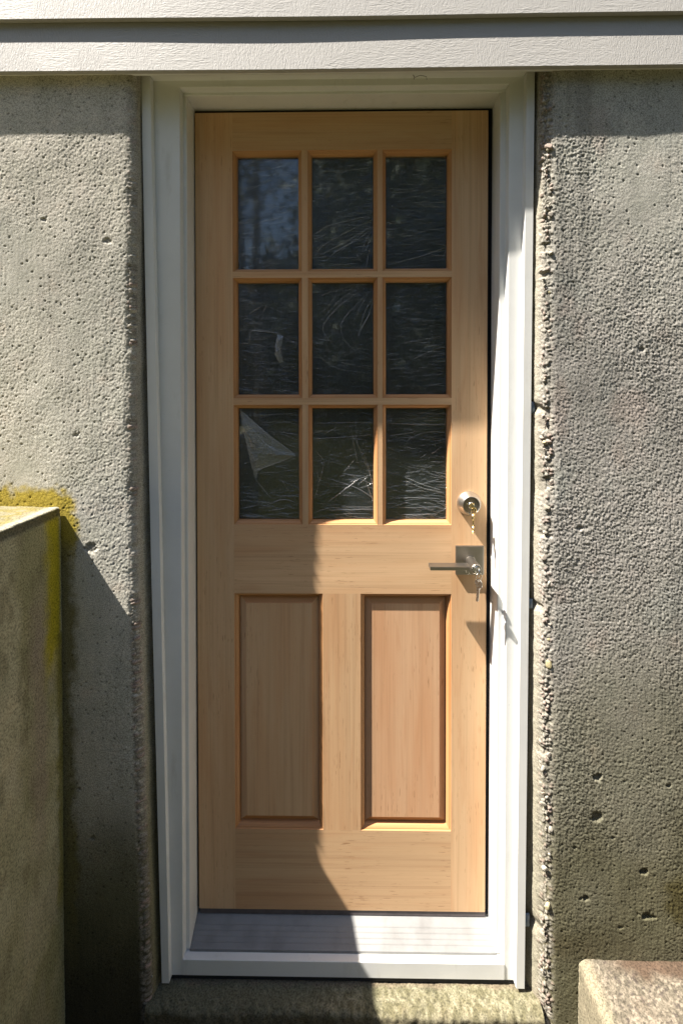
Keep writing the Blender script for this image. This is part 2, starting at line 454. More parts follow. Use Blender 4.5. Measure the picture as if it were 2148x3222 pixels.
    for (px, pz, r, dp) in pits:
        wob = 1+.45*vn(u*90, z*90, z*0, 77)+.3*vn(u*240, z*240, z*0, 78)
        e = np.hypot((x-px)/1.35, (z-pz)*1.0)/(r*wob)
        k = (1-sstep(.55, 1.0, e))*front; h = h-dp*k; pm = np.maximum(pm, k)
    if sgn > 0:   # knocked-out pockets in the reveal
        for pz, r in ((1.333, .011), (.856, .010), (.075, .014)):
            k = np.exp(-((z-pz)/r)**2)*sstep(.012, -.002, S)*(S > -.3); h = h-.009*k
    nx, ny = N[:, 0][:, None], N[:, 1][:, None]
    P[..., 0] += nx*h; P[..., 1] += ny*h
    # keep in front of the casing plane edge
    # colour: pigment and stains, with some shade painted in
    if sgn < 0:
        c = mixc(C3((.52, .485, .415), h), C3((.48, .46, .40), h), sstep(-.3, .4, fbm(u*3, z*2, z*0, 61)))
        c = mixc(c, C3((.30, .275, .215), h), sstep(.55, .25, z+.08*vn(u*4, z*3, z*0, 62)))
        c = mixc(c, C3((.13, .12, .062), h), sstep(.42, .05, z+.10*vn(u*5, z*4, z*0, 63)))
        c = mixc(c, C3((.055, .048, .028), h), sstep(.20, -.12, z+.05*vn(u*8, z*6, z*0, 64)))  # foot darkened for mossy damp and for shade together
        # algae next to the wing wall and over its top
        wob = .030*fbm(u*20, z*18, z*0, 65, 4, .65)
        dx = np.clip(x+.668, 0, None); dz = np.clip(z-1.10, 0, None)
        dd = np.hypot(dx*1.35, dz*1.0)+wob
        w_up = sstep(.060, .036, dd+.006*sstep(-.3, .3, vn(u*90, z*90, z*0, 66)))*sstep(.93, 1.03, z)
        c = mixc(c, C3((.40, .30, .022), h), w_up*.92)
        w_dn = sstep(.042, .018, dx+wob*.8+.012*sstep(.8, .6, z)-.02*sstep(.9, .3, z))*sstep(1.05, .97, z)*sstep(-.1, .3, z)
        c = mixc(c, C3((.15, .125, .03), h), w_dn*.8)
    else:
        c = mixc(C3((.44, .42, .365), h), C3((.335, .312, .28), h), sstep(1.95, 1.3, z+.15*fbm(u*4, z*3, z*0, 71)))
        c = mixc(c, C3((.36, .29, .25), h), sstep(.15, .55, fbm(u*11, z*9, z*0, 72))*.45)
        c = mixc(c, C3((.27, .29, .26), h), sstep(.15, .5, fbm(u*8, z*7, z*0, 73))*.28)
        c = mixc(c, C3((.19, .178, .125), h), sstep(.95, .40, z+.16*fbm(u*5, z*5, z*0, 74)+.25*(x-.62)*-1)*.9)
        c = mixc(c, C3((.11, .10, .055), h), sstep(.50, .12, z+.12*fbm(u*7, z*7, z*0, 75)-.35*(x-.62))*.85)
        c = mixc(c, C3((.075, .062, .03), h), np.exp(-((z-.055)/.035)**2)*sstep(.75, .55, x+.05*vn(u*20, z*20, z*0, 76))*.7)
        c = mixc(c, C3((.075, .062, .02), h), sstep(.055, .02, np.hypot(x-.80, (z-.165)*.7)+.012*vn(u*50, z*40, z*0, 79))*.85)
    if sgn > 0: c = c*(1-.30*sstep(.0, .6, fbm(u*26, z*1.6, z*0, 83))*sstep(1.1, 1.7, z))[..., None]
    c = c*(1+.16*fbm(u*2.6, z*2.2, z*0, 84, 4)+.12*fbm(u*35, z*9, z*0, 85))[..., None]
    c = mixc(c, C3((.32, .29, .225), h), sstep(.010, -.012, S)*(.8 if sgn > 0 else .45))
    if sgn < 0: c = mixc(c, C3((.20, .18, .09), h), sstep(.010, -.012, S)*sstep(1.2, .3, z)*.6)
    tone = np.stack([.22+.20*r2, .20+.18*r2, .165+.16*r2], -1)
    if sgn < 0: tone = tone*(.75+.40*sstep(.1, .9, z))[..., None]
    pk = np.where((r2 > .80)[..., None], np.array([.34, .26, .22]), tone)
    c = mixc(c, pk, np.clip(wE*1.4, 0, 1)*stone)
    c = mixc(c, C3((.10, .085, .06), h), np.clip(wE*1.3, 0, 1)*(1-gap)*.7)  # shade painted into the crevices between stones
    c = c*(1-.55*holes*front)[..., None]*(1-.35*pm)[..., None]  # air holes and pits painted darker, as if shaded
    return P, c
fwall = empty("foundation_wall", (0, FY, GZ))
tag(fwall, "rough grey concrete foundation wall with a door opening, broken pebbly edges beside the white frame", "wall")
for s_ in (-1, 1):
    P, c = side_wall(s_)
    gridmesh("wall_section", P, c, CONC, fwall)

# ------------------------------------------------------------------ wing wall at the left
def rough_block(name, x0, x1, y0, y1, ztop, zbot, colorf, mat, step=.004, r=.012, amp=.0009, front=True, hidden_side=None, label=None, cat=None, dispf=None, sideof=-1):
    """concrete block: top, rounded edges and sides as one wrapped sheet. The profile runs in X (side, top, side), swept along Y."""
    prof = []; nrm = []
    zz = np.concatenate([np.arange(zbot, ztop-r, step*1.6)])
    for z in zz: prof.append((x1, z)); nrm.append((1, 0))
    for t in np.linspace(0, math.pi/2, 7): prof.append((x1-r+r*math.cos(t), ztop-r+r*math.sin(t))); nrm.append((math.cos(t), math.sin(t)))
    xx = np.arange(x1-r-step, x0+r, -step)
    for x in xx: prof.append((x, ztop)); nrm.append((0, 1))
    for t in np.linspace(math.pi/2, math.pi, 7): prof.append((x0+r+r*math.cos(t), ztop-r+r*math.sin(t))); nrm.append((math.cos(t), math.sin(t)))
    for z in zz[::-1]: prof.append((x0, z)); nrm.append((-1, 0))
    prof = np.array(prof); nrm = np.array(nrm)
    ys = np.concatenate([np.arange(y1, max(y0, y1-.75), -step), np.arange(min(y1-.75, y1), y0, -.03)]) if y1-y0 > .75 else np.arange(y1, y0, -step)
    ys = np.concatenate([[y1], ys, [y0+r*.5], [y0+.001]])
    ny_ = len(ys)
    P = np.zeros((len(prof), ny_, 3)); P[..., 0] = prof[:, 0][:, None]; P[..., 2] = prof[:, 1][:, None]; P[..., 1] = ys[None, :]
    x, y, z = P[..., 0].copy(), P[..., 1].copy(), P[..., 2].copy()
    h = amp*fbm(x*130, y*130, z*130, 91)+amp*.7*vn(x*40, y*40, z*40, 92)+amp*2*vn(x*7, y*7, z*7, 93)
    if dispf is not None: h = h+dispf(x, y, z)
    h = h*(y > y0+.01)
    P[..., 0] += nrm[:, 0][:, None]*h; P[..., 2] += nrm[:, 1][:, None]*h
    # rear and front caps: pull last column towards the middle
    cx, cz = (x0+x1)/2, (ztop+zbot)/2
    cap = P[:, -1:, :].copy(); cap[..., 0] = cx; cap[..., 2] = np.clip(cap[..., 2], zbot, zbot+(ztop-zbot)*.5); cap[..., 1] = y0
    edge_ = P[:, -1:, :].copy(); edge_[..., 1] = y0
    P = np.concatenate([P, edge_, cap], 1)
    rear = P[:, :1, :].copy(); rear[..., 0] = cx; rear[..., 2] = np.clip(rear[..., 2], zbot, zbot+(ztop-zbot)*.5)
    P = np.concatenate([rear, P], 1)
    c = colorf(P[..., 0], P[..., 1], P[..., 2])
    return gridmesh(name, P, c, mat)
def wing_col(x, y, z):
    h = x*0
    n = fbm(x*9, y*9, z*6, 101); n2 = fbm(x*40, y*40, z*30, 102)
    c = mixc(C3((.44, .405, .265), h), C3((.31, .29, .16), h), sstep(-.3, .3, n))
    c = mixc(c, C3((.44, .385, .30), h), sstep(.1, .5, fbm(y*14, z*5, x*0, 103))*.5)
    c = mixc(c, C3((.22, .20, .085), h), sstep(.5, -.1, z)*.6)
    c = mixc(c, C3((.17, .15, .08), h), sstep(.15, .5, fbm(y*30, z*14, x*0, 105))*.45)
    side = sstep(-.70, -.668, x)
    # yellow green streak running down next to the house wall
    d = -.13-y
    m_ = side*sstep(.085, .040, d+.022*n2+.012*n-.02*sstep(.9, .7, z))*sstep(.66, .82, z+.07*n2+.05*n)*sstep(-.005, .012, d)
    c = mixc(c, C3((.38, .32, .012), h), m_*.95)
    m2 = side*sstep(.03, .012, d+.02*n2)*sstep(.1, .2, z)*(z < .8)
    c = mixc(c, C3((.19, .16, .02), h), m2*.7)
    pale = side*sstep(.05, .075, d+.02*n2)*sstep(.13, .09, d+.02*n2)*sstep(.25, .5, z)*sstep(1.0, .85, z)
    c = mixc(c, C3((.33, .27, .20), h), pale*.7)
    top = sstep(1.0945, 1.0985, z+.0015*n2)
    tc_ = mixc(C3((.21, .185, .115), h), C3((.20, .165, .06), h), sstep(-.2, .35, fbm(x*60, y*60, x*0, 104)))
    tc_ = mixc(tc_, C3((.30, .28, .22), h), sstep(-.70, -.685, x))
    c = mixc(c, tc_, top)
    rim = sstep(1.074, 1.079, z+.003*n2)*(1-top)*side
    c = mixc(c, C3((.095, .082, .05), h), rim*.8)
    return c
def wing_disp(x, y, z):
    e = np.exp(-((z-1.088)/.010)**2)*(x > -.72)
    return e*(.0030*fbm(y*70, z*60, x*0, 111)-.002)+.0022*np.exp(-((z-1.072-.004*vn(y*30, y*0, y*0, 112))/.0022)**2)*(x > -.67)
PEB = NT("pebble"); oi_ = PEB.n("ShaderNodeObjectInfo")
PEB.color(PEB.mix(PEB.ramp(oi_.outputs['Random'], [(.0, (.32, .29, .235)), (.3, (.37, .34, .28)), (.55, (.27, .24, .20)), (.75, (.38, .29, .24)), (.88, (.46, .40, .20)), (1.0, (.26, .24, .22))]), (.2, .17, .13), PEB.ramp(PEB.noise(160, detail=3), [(.5, 0), (.8, .6)])))
PEB.set(Roughness=.85)
def pebble_mesh(seed):
    bm = bmesh.new(); bmesh.ops.create_icosphere(bm, subdivisions=2, radius=1); rg = random.Random(seed)
    pl = [(Vector((rg.gauss(0, 1), rg.gauss(0, 1), rg.gauss(0, 1))).normalized(), rg.uniform(.55, .85)) for _ in range(9)]
    for v in bm.verts:
        for n_, d_ in pl:
            q = v.co.dot(n_)
            if q > d_: v.co -= n_*(q-d_)*.9
    me = bpy.data.meshes.new("exposed_stone"); bm.to_mesh(me); bm.free(); me.materials.append(PEB.m); return me
PM = [pebble_mesh(k) for k in range(8)]
rg = random.Random(77)
def stone(sgn, z, s, r):
    corner = float((cornL if sgn < 0 else cornR)(np.array([z]))[0])
    if s >= 0: x = corner+sgn*s; y = FY+.0035*math.exp(-s/.01)+.002
    else: x = corner+sgn*.001; y = FY+.010-s
    o = bpy.data.objects.new("exposed_stone", PM[rg.randrange(8)]); col.objects.link(o); o.parent = fwall
    o.location = Vector((x, y, z))-fwall.location
    o.scale = (r*rg.uniform(.8, 1.25), r*rg.uniform(.6, .8), r*rg.uniform(.7, 1.05)); o.rotation_euler = (rg.uniform(-.4, .4), rg.uniform(0, 6.28), rg.uniform(-.4, .4))
z_ = -.10
while z_ < 2.09:
    stone(1, z_, rg.uniform(.002, .024), rg.choice((.0035, .0042, .005, .0062, .0085))*rg.uniform(.8, 1.1)); z_ += rg.choice((.008, .016, .035, .06, .09))
z_ = -.05
while z_ < 2.05:
    stone(-1, z_, -rg.uniform(.001, .008), rg.uniform(.002, .0036)); z_ += rg.uniform(.03, .16)
o = rough_block("wing_wall", -1.35, -.6655, -2.4, -.1285, 1.100, GZ-.05, wing_col, CONC_S, .0040, .008, .0011, dispf=wing_disp)
tag(o, "low concrete wing wall left of the door with yellow-green algae by its inner top corner", "wall")

# ------------------------------------------------------------------ block lower right
def block_col(x, y, z):
    h = x*0
    d, rid, sec = worley((x+z)/.0062, y/.0062, 121)
    c = mixc(C3((.10, .085, .062), h), C3((.27, .225, .17), h), rid**1.3)
    c = mixc(c, C3((.05, .04, .035), h), (rid > .93)*.8)
    c = mixc(c, C3((.09, .06, .04), h), sstep(.055, .015, (-.13-y)+.03*fbm(x*20, y*20, z*0, 122))*sstep(.60, .68, x))
    c = mixc(c, C3((.22, .19, .13), h), sstep(.60, .572, x))
    return c
o = rough_block("concrete_step", .561, 1.75, -1.0, -.128, .026, GZ-.05, block_col, CONC_S, .0032, .018, .0016)
tag(o, "pale pebbly concrete step block in the lower right corner against the wall", "step")

# ------------------------------------------------------------------ door ledge
def ledge():
    xs = np.arange(-.4700, .4790, .0028); pr = []; nr = []
    for y in np.arange(-.03, -.128, -.0026): pr.append((y, -.0985-.05*(-.03-y)*.6)); nr.append((0, 1))
    yb, zb = pr[-1]; r = .013
    for t in np.linspace(0, math.pi/2, 8)[1:]: pr.append((yb-r*math.sin(t), zb-r+r*math.cos(t))); nr.append((-math.sin(t), math.cos(t)))
    y2, z2 = pr[-1]
    for z in np.arange(z2-.004, GZ-.02, -.006): pr.append((y2, z)); nr.append((-1, 0))
    pr = np.array(pr); nr = np.array(nr)
    P = np.zeros((len(xs), len(pr), 3)); P[..., 0] = xs[:, None]; P[..., 1] = pr[:, 0][None]; P[..., 2] = pr[:, 1][None]
    x, y, z = P[..., 0].copy(), P[..., 1].copy(), P[..., 2].copy()
    h = .0020*fbm(x*150, y*150, z*150, 131)+.0016*vn(x*22, y*22, z*22, 132)
    ed = np.exp(-((y-y2-.004)/.009)**2)
    h = h+ed*(.004*vn(x*35, x*0, z*30, 133)+.003*vn(x*90, x*0, z*60, 134)-.002)
    P[..., 1] += nr[:, 0][None]*h; P[..., 2] += nr[:, 1][None]*h
    P[..., 1] += .004*np.clip(nr[:, 0][None]*-1, 0, 1)*vn(x*7, x*0, x*0, 135)
    cc = mixc(C3((.12, .108, .062), h), C3((.215, .195, .128), h), sstep(-.4, .45, fbm(x*130, y*110, z*0, 136)))
    cc = mixc(cc, C3((.09, .085, .05), h), sstep(.1, .5, fbm(x*14, y*25, z*0, 137))*.7)
    cc = mixc(cc, C3((.12, .115, .075), h), sstep(.05, -.15, x+.04*vn(x*30, y*40, z*0, 139))*.7)  # mossy tone, painted darker where the wing wall's shade lies
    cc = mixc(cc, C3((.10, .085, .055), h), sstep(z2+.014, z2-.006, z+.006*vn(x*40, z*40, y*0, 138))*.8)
    cc = mixc(cc, C3((.17, .13, .09), h), sstep(-.090, -.078, y+.006*vn(x*50, x*0, x*0, 140))*.7)
    return gridmesh("door_ledge", P, cc, CONC_S)
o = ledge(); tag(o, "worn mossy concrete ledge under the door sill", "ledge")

# ------------------------------------------------------------------ siding
house = empty("house_siding", (0, -.12, 2.12))
tag(house, "off-white embossed lap siding boards on the house wall above the door", "siding")
def siding_board(x0, x1, z0, seed, dip=0, ybase=-.1495, sag=None):
    H = .138; th = .0125; xs = np.arange(x0, x1+.001, .02)
    st = []
    for x in xs:
        wv = float(.0006*vn(np.array([x*1.3]), np.array([z0]), np.array([0.]), seed)[0])
        wz = float(.0012*vn(np.array([x*1.7]), np.array([z0]), np.array([5.]), seed)[0])
        if sag: wv += sag(x)
        lip = ybase+wv
        st.append([(x, lip, z0+wz), (x, lip+.0006, z0+wz-.0008), (x, lip+th, z0+wz-.0005), (x, lip+th+.0165, z0+H+wz), (x, lip+.0170, z0+H+wz), (x, lip+.0008, z0+wz+.006)])
    return loft("siding_board", st, SIDING, house)
row = 0; z = 2.112; PT = .1180
siding_board(-3.3, 3.3, z, 7, sag=lambda x: .0020*math.exp(-((x+.16)/.30)**2))
siding_board(-3.3, 3.3, z+PT, 8)
siding_board(-3.3, -.356, z+2*PT+.003, 9, ybase=-.1490); siding_board(-.354, 3.3, z+2*PT+.003, 10, ybase=-.1465)
for k in range(3, 10):
    siding_board(-3.3, 3.3, z+PT*k, 20+k)
box("sheathing", -3.3, 3.3, -.1205, .10, 2.134, 3.4, SHEATH, house)
box("starter_strip", -3.3, 3.3, -.1365, -.121, 2.1165, 2.144, WHITE, house)

# ------------------------------------------------------------------ door frame
fr = empty("door_frame", (0, -.06, -.09))
tag(fr, "white painted door frame and casing set in the concrete opening", "door frame")
Ys = [-.0535, -.095, -.095, -.0775, -.0770, -.0757, -.0585, -.0535]
LT = [-.4807, -.4807, -.4588, -.4576, -.3945, -.3928, -.3912, -.3912]
LB = [-.4443, -.4443, -.4262, -.4254, -.3985, -.3975, -.3960, -.3960]
RT = [.4615, .4615, .4425, .4413, .4085, .4068, .4050, .4050]
RB = [.4447, .4447, .4245, .4238, .4010, .3996, .3978, .3978]
HZ = [2.165, 2.165, 2.1325, 2.1312, 2.1168, 2.1152, 2.1135, 2.1135]
lm = .93
Lm = [-.4635, -.4635, -.4412, -.4405, -.3968, -.3952, -.3936, -.3936]
s0 = [(x, y, -.0870) for x, y in zip(LB, Ys)]; sm = [(x, y, lm) for x, y in zip(Lm, Ys)]
s1 = [(x, y, z) for x, y, z in zip(LT, Ys, HZ)]; s2 = [(x, y, z) for x, y, z in zip(RT, Ys, HZ)]
s3 = [(x, y, -.0870) for x, y in zip(RB, Ys)]
loft("casing", [s0, sm, s1], WHITE, fr); loft("casing", [[(x+.0006, y, z) for x, y, z in s1], [(x-.0006, y, z) for x, y, z in s2]], WHITE, fr)
loft("casing", [s2, s3], WHITE, fr)
JT, JB, KT, KB = -.3830, -.3862, .3915, .3848     # inner jamb faces, left top/bottom, right top/bottom
HJ = 2.1065
def jamb(xt, xb, s):
    prof = lambda x, z: [(x, .052, z), (x, -.0565, z), (x+s*.0015, -.0580, z), (x+s*.021, -.0580, z), (x+s*.021, .052, z)]
    return loft("jamb", [prof(xb, -.0425), prof(xt, HJ)], WHITE, fr)
jamb(JT, JB, -1); jamb(KT, KB, 1)
loft("jamb", [[(x, .052, HJ), (x, -.0565, HJ), (x, -.058, HJ+.0015), (x, -.058, HJ+.021), (x, .052, HJ+.021)] for x in (JT-.021, KT+.021)], WHITE, fr)
# weatherstrip in the gap around the slab
box("weatherstrip", JB-.001, -.3775, .010, .050, -.006, HJ, RUBBER, fr)
box("weatherstrip", .3772, KT+.001, .010, .050, -.006, HJ, RUBBER, fr)
box("weatherstrip", -.3775, .3772, .010, .050, 2.0955, HJ+.001, RUBBER, fr)
# aluminium sill with its reeded top
pr = [(.050, -.0135), (.004, -.0155), (-.004, -.0185)]
a, b = (-.0045, -.0190), (-.0590, -.0415)
for k, t in enumerate((.24, .42, .60, .78)):
    y = a[0]+(b[0]-a[0])*t; zz = a[1]+(b[1]-a[1])*t
    pr += [(y+.0012, zz+.0004), (y+.0005, zz+.0006), (y-.0005, zz+.0003), (y-.0012, zz-.0004)]
pr += [(-.0575, -.0405), (-.0585, -.0395), (-.0600, -.0402), (-.0605, -.0465), (.05, -.0465)]
loft("sill", [[(x, y, z) for y, z in pr] for x in (JB+.0003, KB-.0003)], ALU, fr)
loft("sill_nosing", [[(x, y, z) for y, z in ((-.052, -.0470), (-.0785, -.0455), (-.0795, -.0465), (-.0795, -.0845), (-.052, -.0845))] for x in (-.3980, .4003)], WHITE, fr)
box("gap_strip", -.436, .436, -.076, -.050, -.0970, -.0850, GAP_BLACK, fr)  # black strip filling the gap under the sill nosing
tp = []
for pz, r in ((1.333, .014), (.856, .012), (.075, .017)):
    v = []; f = []
    n = 9
    for i in range(n):
        for j in range(n):
            uu_ = i/(n-1)*2-1; vv_ = j/(n-1)*2-1
            ox = float(outerR(pz))+.0068+.0062*uu_
            v.append((ox, -.087-.004*math.cos(uu_*1.5)*math.cos(vv_*1.5)+.0012*math.sin(9*uu_+5*vv_), pz+r*vv_))
    for i in range(n-1):
        for j in range(n-1): f.append((i*n+j, (i+1)*n+j, (i+1)*n+j+1, i*n+j+1))
    tp.append((v, f))
for v, f in tp:
    o = mesh("flashing_tape", v, f, TAPE, fr, True); md = o.modifiers.new("s", 'SOLIDIFY'); md.thickness = .0015

# ------------------------------------------------------------------ door
door = empty("entry_door", (0, 0, 0))
tag(door, "unfinished fir door with nine glass panes over two raised panels, keys hanging in its locks", "door")
DY = .044
SXL, SXR = -.2830, .2848
LX = [(-.2830, -.1035), (-.0875, .0928), (.1061, .2848)]
LZ = [(1.6842, 1.9976), (1.3550, 1.6682), (1.0235, 1.3375)]
box("stile", -.3800, SXL, 0, DY, 0, 2.096, W_V, door, 0)
# right stile with a softened arris and the slightly tapered gap
loft("stile", [[(SXR, 0, z), (x-.002, 0, z), (x, .002, z), (x, DY, z), (SXR, DY, z)] for x, z in ((.3752, 0), (.3788, 2.096))], W_V, door)
box("rail", SXL, SXR, 0, DY, 1.9976, 2.096, W_H, door)
box("rail", SXL, SXR, 0, DY, .8420, 1.0235, W_H, door)
box("rail", SXL, SXR, 0, DY, 0, .2144, W_H, door)
box("mullion", -.0510, .0485, 0, DY, .2144, .8420, W_V, door)
for (a_, b_) in ((-.1035, -.0875), (.0928, .1061)):
    box("muntin", a_, b_, .0004, DY, 1.0235, 1.9976, W_V, door)
for (a_, b_) in ((1.6682, 1.6842), (1.3375, 1.3550)):
    segs = [boxdata(x0, x1, 0, DY-.001, a_, b_) for x0, x1 in ((SXL, -.1035), (-.0875, .0928), (.1061, SXR))]
    segs += [boxdata(-.1035, -.0875, -.0002, .0003, a_, b_), boxdata(.0928, .1061, -.0002, .0003, a_, b_)]
    mesh("muntin", *merge(segs), W_H, door)
BEAD = [(0, 0), (.0012, .0030), (.0026, .0030), (.0040, .0044), (.0066, .0068), (.0084, .0112), (.0092, .0120), (.0094, .0185), (.0094, .0260)]
PANEL = [(0, 0), (.0014, .0036), (.0030, .0036), (.0052, .0052), (.0085, .0090), (.0104, .0135), (.0110, .0195)]
for (x0, x1) in ((SXL, -.0510), (.0485, SXR)):
    ringframe("panel_moulding", x0, x1, .2144, .8420, PANEL, [W_MH, W_MV], door)
    RP = [(.0108, .0200), (.0118, .0185), (.0280, .0115), (.0283, .0090), (.0292, .0085)]
    ringframe("raised_panel", x0, x1, .2144, .8420, RP, [W_MH, W_PR if x0 > 0 else W_V], door, cap=True)
# panes with their protective film
rng = random.Random(5)
def pfrac(box4, x, y): return ((x-box4[0])/(box4[2]-box4[0]), (y-box4[1])/(box4[3]-box4[1]))
P_ = {(0, 0): (105, 195, 500, 938), (0, 1): (587, 190, 985, 930), (0, 2): (1073, 183, 1473, 925),
      (1, 0): (107, 1025, 500, 1757), (1, 1): (589, 1020, 985, 1757), (1, 2): (1073, 1016, 1470, 1752),
      (2, 0): (110, 1843, 503, 2571), (2, 1): (589, 1845, 983, 2573), (2, 2): (1073, 1843, 1468, 2568)}
off = 1254
K = {(0, 1): [[(985, 575), (860, 600), (700, 640), (600, 700)], [(985, 600), (800, 690), (650, 780), (600, 860)], [(985, 640), (850, 740), (730, 850)],
              [(985, 650), (900, 720), (760, 800), (690, 860)], [(985, 660), (940, 730), (910, 810)], [(960, 790), (935, 920)], [(985, 640), (800, 750), (610, 850)],
              [(985, 700), (950, 760), (925, 820)], [(870, 820), (905, 880)], [(600, 730), (680, 700)], [(945, 195), (980, 250)]],
     (1, 1): [[(930, 1025), (760, 1100), (690, 1180), (610, 1250)], [(985, 1030), (850, 1110), (740, 1200), (660, 1310), (700, 1400), (780, 1470)],
              [(985, 1060), (890, 1150), (800, 1250), (775, 1320), (800, 1400), (870, 1470), (960, 1520)], [(960, 1080), (900, 1180), (860, 1290)],
              [(985, 1120), (930, 1210), (880, 1380)], [(985, 1200), (920, 1290), (885, 1380)], [(600, 1410), (700, 1520), (850, 1560), (980, 1590)],
              [(830, 1320), (850, 1400), (900, 1470), (980, 1510)], [(900, 1025), (720, 1080), (600, 1130)], [(600, 1460), (720, 1570), (900, 1610)],
              [(960, 1030), (800, 1110), (700, 1210), (640, 1280)], [(985, 1150), (940, 1260), (900, 1330)]],
     (1, 0): [[(105, 1324), (240, 1339), (360, 1354), (395, 1379)], [(185, 1414), (190, 1344), (240, 1334)], [(200, 1260), (210, 1310), (250, 1335), (270, 1320)],
              [(150, 1235), (175, 1252)], [(110, 1270), (180, 1262), (240, 1300)], [(280, 1160), (180, 1230)], [(300, 1150), (260, 1240)], [(300, 1180), (420, 1230)],
              [(110, 1420), (190, 1418)], [(400, 1380), (500, 1430)]],
     (2, 0): [[(120, 1140+off), (290, 1165+off)], [(270, 1230+off), (400, 1185+off), (495, 1215+off)], [(365, 1010+off), (420, 1110+off), (490, 1200+off)],
              [(370, 745+off), (495, 765+off)], [(250, 1010+off), (350, 1008+off)], [(210, 1040+off), (320, 1180+off)], [(115, 960+off), (185, 940+off)],
              [(400, 820+off), (495, 850+off)], [(130, 640+off), (490, 625+off)], [(120, 1290+off), (300, 1300+off)], [(300, 1260+off), (420, 1240+off)]],
     (2, 1): [[(810, 595+off), (845, 760+off), (880, 830+off), (945, 960+off), (978, 1130+off)], [(870, 680+off), (880, 830+off), (960, 1000+off)], [(845, 770+off), (880, 950+off)],
              [(600, 790+off), (780, 782+off), (970, 765+off)], [(665, 930+off), (650, 1020+off), (600, 1190+off)], [(665, 930+off), (610, 870+off)], [(860, 925+off), (790, 1010+off)],
              [(885, 1055+off), (780, 1135+off), (700, 1195+off)], [(945, 1040+off), (880, 1090+off)], [(660, 1040+off), (870, 1110+off), (980, 1180+off)],
              [(600, 1275+off), (720, 1240+off), (980, 1235+off)], [(600, 1300+off), (800, 1280+off), (950, 1280+off)], [(700, 1255+off), (980, 1250+off)],
              [(900, 900+off), (950, 1000+off), (980, 1100+off)], [(620, 1000+off), (640, 1090+off)], [(600, 690+off), (980, 685+off)], [(930, 1060+off), (975, 1190+off)]],
     (2, 2): [[(1200, 820+off), (1260, 770+off), (1380, 740+off)], [(1370, 890+off), (1420, 850+off)], [(1080, 1165+off), (1420, 1175+off)], [(1075, 1235+off), (1440, 1230+off)],
              [(1180, 1280+off), (1400, 1275+off)], [(1190, 1030+off), (1300, 1080+off), (1430, 1120+off)], [(1080, 690+off), (1470, 700+off)], [(1300, 915+off), (1330, 890+off)],
              [(1200, 1060+off), (1320, 1110+off), (1450, 1140+off)], [(1100, 770+off), (1300, 740+off)]],
     (1, 2): [[(1170, 160+off), (1300, 140+off), (1460, 110+off)], [(1240, 270+off), (1350, 220+off), (1450, 180+off)]],
     (0, 2): [[(1470, 800), (1435, 865)], [(1100, 890), (1300, 840), (1470, 780)]], (0, 0): [[(380, 590), (260, 620), (200, 660)], [(470, 730), (440, 790)], [(350, 760), (380, 800)]]}
SKEW = {(0, 0): (.13, 95, 1.0), (0, 1): (.05, 80, .8), (0, 2): (.03, 80, .8), (1, 0): (-.03, 90, .7), (1, 1): (-.10, 50, .8), (1, 2): (.02, 60, .8), (2, 0): (-.06, 50, 1), (2, 1): (-.03, 40, 1), (2, 2): (-.08, 65, 1.1)}
def ribbon(pts, w, y):
    P = [Vector((p[0], 0, p[1])) for p in pts]
    # smooth the polyline
    Q = []
    for i in range(len(P)-1):
        p0 = P[max(i-1, 0)]; p1 = P[i]; p2 = P[i+1]; p3 = P[min(i+2, len(P)-1)]
        for t in [k/5 for k in range(5)]:
            Q.append(.5*((2*p1)+(p2-p0)*t+(2*p0-5*p1+4*p2-p3)*t*t+(3*p1-p0-3*p2+p3)*t**3))
    Q.append(P[-1]); v = []; f = []; n = len(Q)
    for i, q in enumerate(Q):
        t = (Q[min(i+1, n-1)]-Q[max(i-1, 0)]).normalized(); s = Vector((-t.z, 0, t.x))
        ww = w*math.sin(math.pi*(i+.4)/(n-.2))**.5
        a = q+s*ww; b = q-s*ww
        v += [(a.x, y, a.z), (q.x, y-w*1.2, q.z), (b.x, y, b.z)]
    for i in range(n-1):
        f += [(3*i, 3*i+1, 3*i+4, 3*i+3), (3*i+1, 3*i+2, 3*i+5, 3*i+4)]
    return v, f
